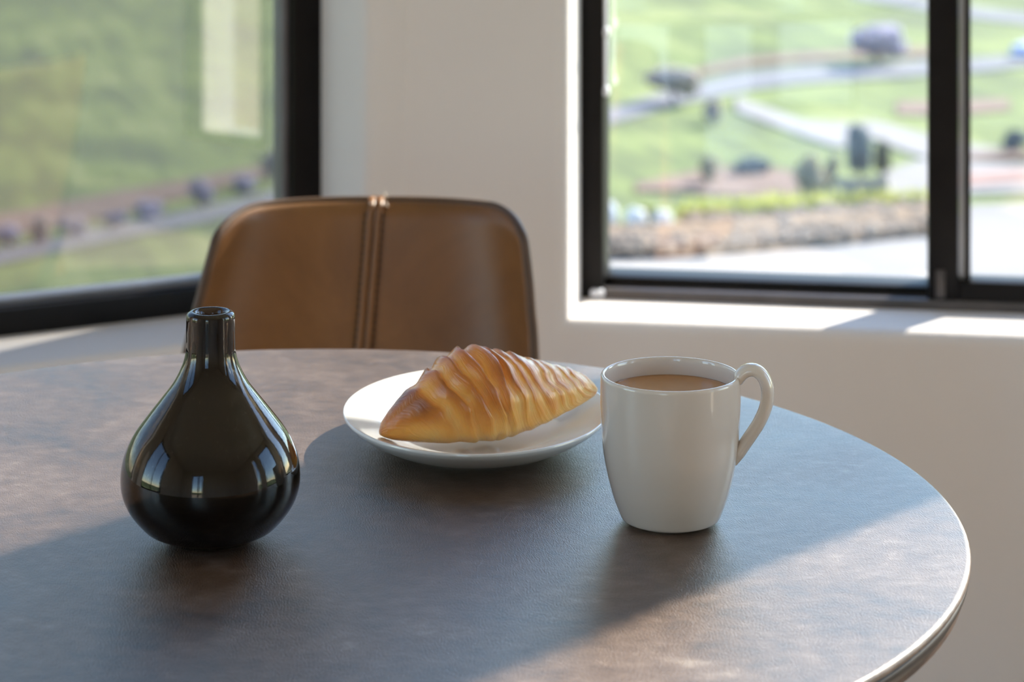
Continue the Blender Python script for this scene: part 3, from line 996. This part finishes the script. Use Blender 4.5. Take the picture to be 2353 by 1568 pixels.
for side in (0, 1):
    for z in rows:
        for j in range(NU + 1):
            u = -1 + 2 * j / NU
            w = half_width(z)
            de = min((1 - abs(u)) * w, max(Z_TOP - z, 0.0))
            puff = math.sqrt(max(0.0, 1 - (1 - min(de / 0.016, 1)) ** 2))
            off = -(TH * 0.5) * puff if side == 0 else (TH * 0.5) * puff
            if side == 0:
                x = mid_x(z) + w * u
                off += 0.0025 * math.exp(-((u * w) / 0.006) ** 2)
            verts.append(shell_pt(u, z, off))
w = NU + 1
base2 = (NZ + 1) * w
for i in range(NZ):
    for j in range(NU):
        faces.append((i * w + j, (i + 1) * w + j, (i + 1) * w + j + 1, i * w + j + 1))
        faces.append((base2 + i * w + j + 1, base2 + (i + 1) * w + j + 1, base2 + (i + 1) * w + j, base2 + i * w + j))
for j in range(NU):
    faces.append((NZ * w + j, base2 + NZ * w + j, base2 + NZ * w + j + 1, NZ * w + j + 1))
    faces.append((j, j + 1, base2 + j + 1, base2 + j))
for i in range(NZ):
    faces.append((i * w, base2 + i * w, base2 + (i + 1) * w, (i + 1) * w))
    faces.append((i * w + NU, (i + 1) * w + NU, base2 + (i + 1) * w + NU, base2 + i * w + NU))
bm_me = bpy.data.meshes.new('backrest')
bm_me.from_pydata([tuple(v) for v in verts], [], faces); bm_me.update()
bmx = bmesh.new(); bmx.from_mesh(bm_me)
bmesh.ops.remove_doubles(bmx, verts=bmx.verts, dist=0.0004)
bmesh.ops.recalc_face_normals(bmx, faces=bmx.faces)
bmx.to_mesh(bm_me); bmx.free()
backrest = link('backrest', bm_me, M['leather'], chair, True)
# piping along the outline
outl = [shell_pt(-1, z, 0.004) for z in reversed(rows)] + [shell_pt(-1 + 2 * j / 24, Z_TOP, 0.004) for j in range(1, 24)] + [shell_pt(1, z, 0.004) for z in rows]
outl = [p for i, p in enumerate(outl) if i == 0 or (p - outl[i - 1]).length > 0.002]
pip = tube('piping', outl, 0.0042, 0.0042, M['piping'], backrest, n=10)
# centre welt and two rows of stitching
for sx_ in (-1, 1):
    wp = [Vector((mid_x(z) + sx_ * 0.0042, back_y(0, z) - TH * 0.5 - 0.0020, z)) for z in rows if Z_TOP - z > 0.004]
    wp = [Vector((mid_x(Z_TOP) + sx_ * .0042, back_y(0, Z_TOP) + 0.001, Z_TOP + 0.003))] + wp
    tube('seam_welt', wp, 0.0036, 0.0020, M['leather'], backrest, n=10, side=(1, 0, 0))
bm = bmesh.new()
for sx_ in (-1, 1):
    z = Z_TOP - 0.012
    while z > 0.50:
        x = mid_x(z) + sx_ * 0.0088
        y = back_y(0, z) - TH * 0.5 - 0.0012
        bm_box(bm, x - .0007, x + .0007, y - .0012, y + .0012, z - .0025, z + .0025)
        z -= 0.0072
st = from_bm('stitching', bm, M['thread'], backrest); tag(st, kind='stuff')
for q, (dx, dz) in enumerate(((0.0075, 0.006), (-0.0065, -0.004), (0.0085, -0.003))):
    z = Z_TOP + dz
    p0 = Vector((mid_x(Z_TOP) + dx, back_y(0, Z_TOP) - 0.007, z))
    tube('thread_end', [p0, p0 + Vector((0.001, -0.002, 0.003)), p0 + Vector((0.003, -0.002, -0.001))], 0.0012, 0.0012, M['thread_pale'], backrest, n=6)
# seat, legs
bm = bmesh.new()
bmesh.ops.create_grid(bm, x_segments=16, y_segments=16, size=0.5)
for v_ in bm.verts:
    x, y = v_.co.x * 2, v_.co.y * 2
    s2 = math.sqrt(max(0, 1 - 0.5 * y * y)), math.sqrt(max(0, 1 - 0.5 * x * x))
    X, Y = x * s2[0] ** .5, y * s2[1] ** .5
    v_.co = Vector((X * 0.205, Y * 0.20 - 0.29, 0.445 - 0.015 * (1 - X * X) + 0.05 * max(0, Y - 0.6) + 0.02 * abs(X) ** 3))
so = from_bm('seat', bm, M['leather'], chair, True)
md = so.modifiers.new('thick', 'SOLIDIFY'); md.thickness = 0.03; md.offset = -1
md = so.modifiers.new('round', 'BEVEL'); md.width = 0.008; md.segments = 3
for sx_ in (-1, 1):
    for (y0, y1) in ((-0.42, -0.50), (-0.16, -0.06)):
        tube('leg', [Vector((sx_ * 0.13, y0, 0.425)), Vector((sx_ * 0.17, (y0 + y1) / 2, 0.22)), Vector((sx_ * 0.20, y1, 0.0))], 0.009, 0.009, M['black_steel'], chair, n=12)
tube('leg_brace', [Vector((-0.14, -0.29, 0.418)), Vector((0, -0.29, 0.412)), Vector((0.14, -0.29, 0.418))], 0.008, 0.008, M['black_steel'], chair, n=10)


# ================================================================== PLANTS AND ROCKS OUTSIDE
def foliage_mat(name, col):
    m = simple(name, col, 0.9, 0.35, 1.2, spec=0.05)
    nt = m.node_tree
    b = nt.nodes['Principled BSDF']
    tl = N(nt, 'ShaderNodeBsdfTranslucent')
    mx = N(nt, 'ShaderNodeMixShader'); mx.inputs[0].default_value = 0.5
    nt.links.new(b.inputs['Base Color'].links[0].from_socket, tl.inputs['Color'])
    nt.links.new(b.outputs[0], mx.inputs[1]); nt.links.new(tl.outputs[0], mx.inputs[2])
    nt.links.new(mx.outputs[0], nt.nodes['Material Output'].inputs['Surface'])
    return m
M['bark'] = simple('grey_bark', (0.10, 0.08, 0.075), 0.9, 0.2, 4, spec=0.05)
M['leaf_dark'] = foliage_mat('dark_blue_green_leaves', (0.25, 0.30, 0.32))
M['leaf_oak'] = foliage_mat('haze_paled_crown', (0.55, 0.52, 0.62))  # haze over the valley put into this paled crown colour
M['leaf_grey'] = foliage_mat('grey_bare_twigs', (0.58, 0.52, 0.49))
M['leaf_olive'] = foliage_mat('olive_leaves', (0.50, 0.46, 0.34))
M['leaf_green'] = foliage_mat('green_leaves', (0.34, 0.38, 0.14))
M['leaf_sage'] = foliage_mat('pale_sage_leaves', (0.22, 0.24, 0.19))
M['rock_white'] = simple('white_stone', (0.72, 0.70, 0.67), 0.9, 0.12, 5, spec=0.1)
M['stone'] = simple('brown_pebble', (0.29, 0.23, 0.18), 0.9, 0.4, 3, spec=0.1)
M['tuft'] = foliage_mat('yellow_green_grass_blades', (0.44, 0.46, 0.15))

def clump_bm(rx, ry, rz, n, seed, zc):
    """a leafy crown: many small leaf-blades over overlapping lobes"""
    rnd = random.Random(seed)
    bm = bmesh.new()
    lobes = []
    for k in range(n):
        a = rnd.uniform(0, 2 * math.pi)
        rr = rnd.uniform(0.0, 0.62)
        c = Vector((rx * rr * math.cos(a), ry * rr * math.sin(a), zc + rz * rnd.uniform(-0.5, 0.5)))
        lobes.append((c, rnd.uniform(0.38, 0.6)))
    for c, s_ in lobes:
        r = bmesh.ops.create_icosphere(bm, subdivisions=2, radius=1.0)
        for v_ in r['verts']:
            q = 1 + 0.35 * noise.noise(v_.co * 2.3 + c * 3)
            v_.co = Vector((v_.co.x * rx * s_ * q, v_.co.y * ry * s_ * q, v_.co.z * rz * s_ * q)) + c
        for _ in range(60):
            d_ = Vector((rnd.gauss(0, 1), rnd.gauss(0, 1), rnd.gauss(0, 1))).normalized()
            p_ = Vector((d_.x * rx * s_ * 1.08, d_.y * ry * s_ * 1.08, d_.z * rz * s_ * 1.08)) + c
            t1 = d_.orthogonal().normalized() * rx * 0.10
            t2 = d_.cross(t1).normalized() * rx * 0.16
            vs_ = [bm.verts.new(p_ - t2), bm.verts.new(p_ + t1 + d_ * rx * .05), bm.verts.new(p_ + t2), bm.verts.new(p_ - t1 + d_ * rx * .05)]
            bm.faces.new(vs_)
    return bm

def plant(name, label, cat, px, base_row, top_row, wpx, mat, seed, trunk=0.18, lobes=9, group=None, lift=0.0):
    g0 = ground(px, base_row)
    s_ = g0.y / FPX
    H_ = (base_row - top_row) * s_
    W_ = wpx * s_
    e = empty(name, g0); tag(e, label, cat, group)
    hc = H_ * (1 - trunk)
    from_bm('crown', clump_bm(W_ / 2, W_ / 2 * 0.9, hc / 2, lobes, seed, H_ - hc / 2), mat, e, True)
    tr = max(W_ * 0.035, 0.02)
    tp_ = [Vector((0, 0, -0.3)), Vector((W_ * .02, 0, H_ * trunk * .6)), Vector((-W_ * .02, 0.02, H_ * trunk + hc * .4))]
    tube('trunk', tp_, tr, tr, M['bark'], e, n=8, taper=[1.3, 1.0, 0.6])
    return e

# right window
plant('oak_tree', 'dark rounded oak tree standing beside the curving valley road', 'tree', 2014, 150, 58, 138, M['leaf_oak'], 1, 0.22, 12)
plant('bare_bush', 'large grey bare bush leaning over the pale valley road', 'bush', 1545, 240, 150, 118, M['leaf_grey'], 2, 0.2, 10)
plant('bush', 'small grey bush on the slope below the pale road', 'bush', 1640, 285, 230, 60, M['leaf_grey'], 3, 0.1, 6)
plant('bush', 'brown bush at the left end of the dirt cutting', 'bush', 1628, 425, 360, 56, M['leaf_olive'], 4, 0.1, 7)
plant('dark_hedge', 'dark low shrub on top of the brown dirt cutting', 'shrub', 1730, 398, 366, 100, M['leaf_dark'], 5, 0.05, 8)
plant('cypress_shrub', 'tall dark blue green shrub before the white road bend', 'shrub', 1974, 420, 280, 62, M['leaf_dark'], 6, 0.05, 14)
plant('grey_shrub', 'pale grey shrub just right of the tall dark shrub', 'shrub', 2030, 408, 312, 52, M['leaf_sage'], 7, 0.08, 9)
plant('olive_bush', 'broad olive brown bush left of the tall dark shrub', 'bush', 1858, 455, 352, 84, M['leaf_olive'], 8, 0.06, 10)
plant('olive_bush', 'narrow olive bush between broad bush and dark shrub', 'bush', 1912, 440, 345, 46, M['leaf_olive'], 9, 0.06, 7)
plant('bush', 'dark green bush at the right edge of the valley', 'bush', 2332, 350, 296, 70, M['leaf_dark'], 10, 0.05, 8)
plant('low_shrub', 'low olive green shrub behind the white boulders', 'shrub', 1492, 528, 470, 74, M['leaf_green'], 11, 0.05, 8)
# left window
plant('bush', 'dark round bush on the verge in the left window', 'bush', 458, 478, 402, 60, M['leaf_oak'], 12, 0.08, 8)
for q, (px, b_, t_, w_, lab) in enumerate(((16, 570, 520, 70, 'low purple grey bush at the far left of the verge'), (92, 560, 500, 64, 'grey twiggy bush second along the left verge'), (176, 545, 500, 70, 'low dark bush third along the left verge'), (262, 524, 484, 66, 'low dark bush in the middle of the left verge'), (346, 505, 462, 66, 'dark bush just before the round verge bush'), (560, 440, 404, 60, 'low bush right of the round verge bush'), (622, 424, 345, 56, 'tall grey bush by the window stile on the left hillside'))):
    plant('verge_bush', lab, 'bush', px, b_, t_, w_, M['leaf_oak'] if q not in (1, 6) else M['leaf_grey'], 20 + q, 0.06, 6, group='bushes along the left verge')

def rock(name, label, px, base_row, wpx, hpx, seed, group):
    g0 = ground(px, base_row)
    s_ = g0.y / FPX
    bm = bmesh.new()
    bmesh.ops.create_icosphere(bm, subdivisions=3, radius=1.0)
    for v_ in bm.verts:
        q = 1 + 0.28 * noise.noise(v_.co * 1.4 + Vector((seed * 3.1, 0, 0))) + 0.08 * noise.noise(v_.co * 4 + Vector((seed, 2, 0)))
        v_.co = Vector((v_.co.x * wpx * s_ / 2 * q, v_.co.y * wpx * s_ / 2 * 0.8 * q, max(v_.co.z, -0.5) * hpx * s_ / 1.5 * q + hpx * s_ * 0.3))
    o = from_bm(name, bm, M['rock_white'], None, True, g0 + Vector((0, 0, 0.075)))
    return tag(o, label, 'rock', group)
rock('white_boulder', 'white boulder nearest the left window stile', 1400, 546, 44, 48, 1, 'white boulders')
rock('white_boulder', 'white boulder in the middle of the three', 1462, 548, 52, 36, 2, 'white boulders')
rock('white_boulder', 'white boulder at the gravel end of the three', 1522, 548, 46, 34, 3, 'white boulders')

# gravel: uncountable pebbles on the bank
bm = bmesh.new()
rnd = random.Random(5)
for k_ in range(900):
    px = rnd.uniform(1330, 2140)
    f_ = (px - 1380) / 760
    lo_, hi_ = 536 - 44 * max(f_, 0), 610 - 56 * max(f_, 0) ** 1.6
    if px < 1570: lo_ = 566
    g0 = ground(px, rnd.uniform(lo_, hi_))
    s_ = rnd.uniform(0.012, 0.035) * (1.6 if rnd.random() < .08 else 1)
    r = bmesh.ops.create_icosphere(bm, subdivisions=1, radius=s_)
    sq = (rnd.uniform(.8, 1.3), rnd.uniform(.8, 1.3), rnd.uniform(.5, .9))
    for v_ in r['verts']:
        v_.co = Vector((v_.co.x * sq[0], v_.co.y * sq[1], v_.co.z * sq[2])) * (1 + .2 * noise.noise(v_.co * 40)) + g0 + Vector((0, 0, 0.06 + s_ * .3))
o = from_bm('pebbles', bm, M['stone']); tag(o, 'loose brown pebbles covering the gravel bank', 'gravel', kind='stuff')
# grass blades along the crest of the bank
verts, faces = [], []
for k_ in range(800):
    px = rnd.uniform(1560, 2145) if rnd.random() < .85 else rnd.uniform(2250, 2400)
    f_ = (px - 1380) / 760
    row = 524 - 46 * f_ + rnd.uniform(-8, 3)
    g0 = ground(px, row)
    h_ = rnd.uniform(0.0, 0.09)
    a = rnd.uniform(0, 6.28)
    dx, dy = math.cos(a) * .008, math.sin(a) * .008
    lx, ly = rnd.uniform(-.04, .04), rnd.uniform(-.03, .03)
    b0 = len(verts)
    verts += [(g0.x - dx, g0.y - dy, g0.z), (g0.x + dx, g0.y + dy, g0.z), (g0.x + lx * .5 + dx * .7, g0.y + ly * .5, g0.z + .05 + h_ * .6), (g0.x + lx, g0.y + ly, g0.z + .05 + h_)]
    faces += [(b0, b0 + 1, b0 + 2), (b0, b0 + 2, b0 + 3)]
o = from_py('grass_blades', verts, faces, M['tuft']); tag(o, 'yellow green grass blades along the gravel bank', 'grass', kind='stuff')

# small blue and white domed shelter at the right edge of the view
M['canvas_blue'] = simple('blue_canvas', (0.07, 0.14, 0.50), 0.8, 0.1, 3)
M['canvas_white'] = simple('white_canvas', (0.62, 0.68, 0.78), 0.8, 0.06, 3)
M['orange_side'] = simple('orange_side_panel', (0.52, 0.26, 0.13), 0.8, 0.1, 3)
g0 = ground(2356, 134)
s_ = g0.y / FPX
sh = empty('canopy_tent', g0); tag(sh, 'small blue and white domed canopy with orange sides at right edge', 'tent')
lathe('side_panel', [(0, 0), (20 * s_, 0), (20 * s_, 12 * s_), (0, 12 * s_)], M['orange_side'], sh, n=24)
for q, (r0, z0_, r1, z1_) in enumerate(((34, 10, 31, 20), (31, 20, 25, 29), (25, 29, 0, 40))):
    lathe('canopy_band', [(r0 * s_, z0_ * s_), (((r0 + r1) / 2 + 1) * s_, (z0_ + z1_) / 2 * s_), (max(r1, 0) * s_, z1_ * s_)], M['canvas_white'] if q != 1 else M['canvas_blue'], sh, n=32)
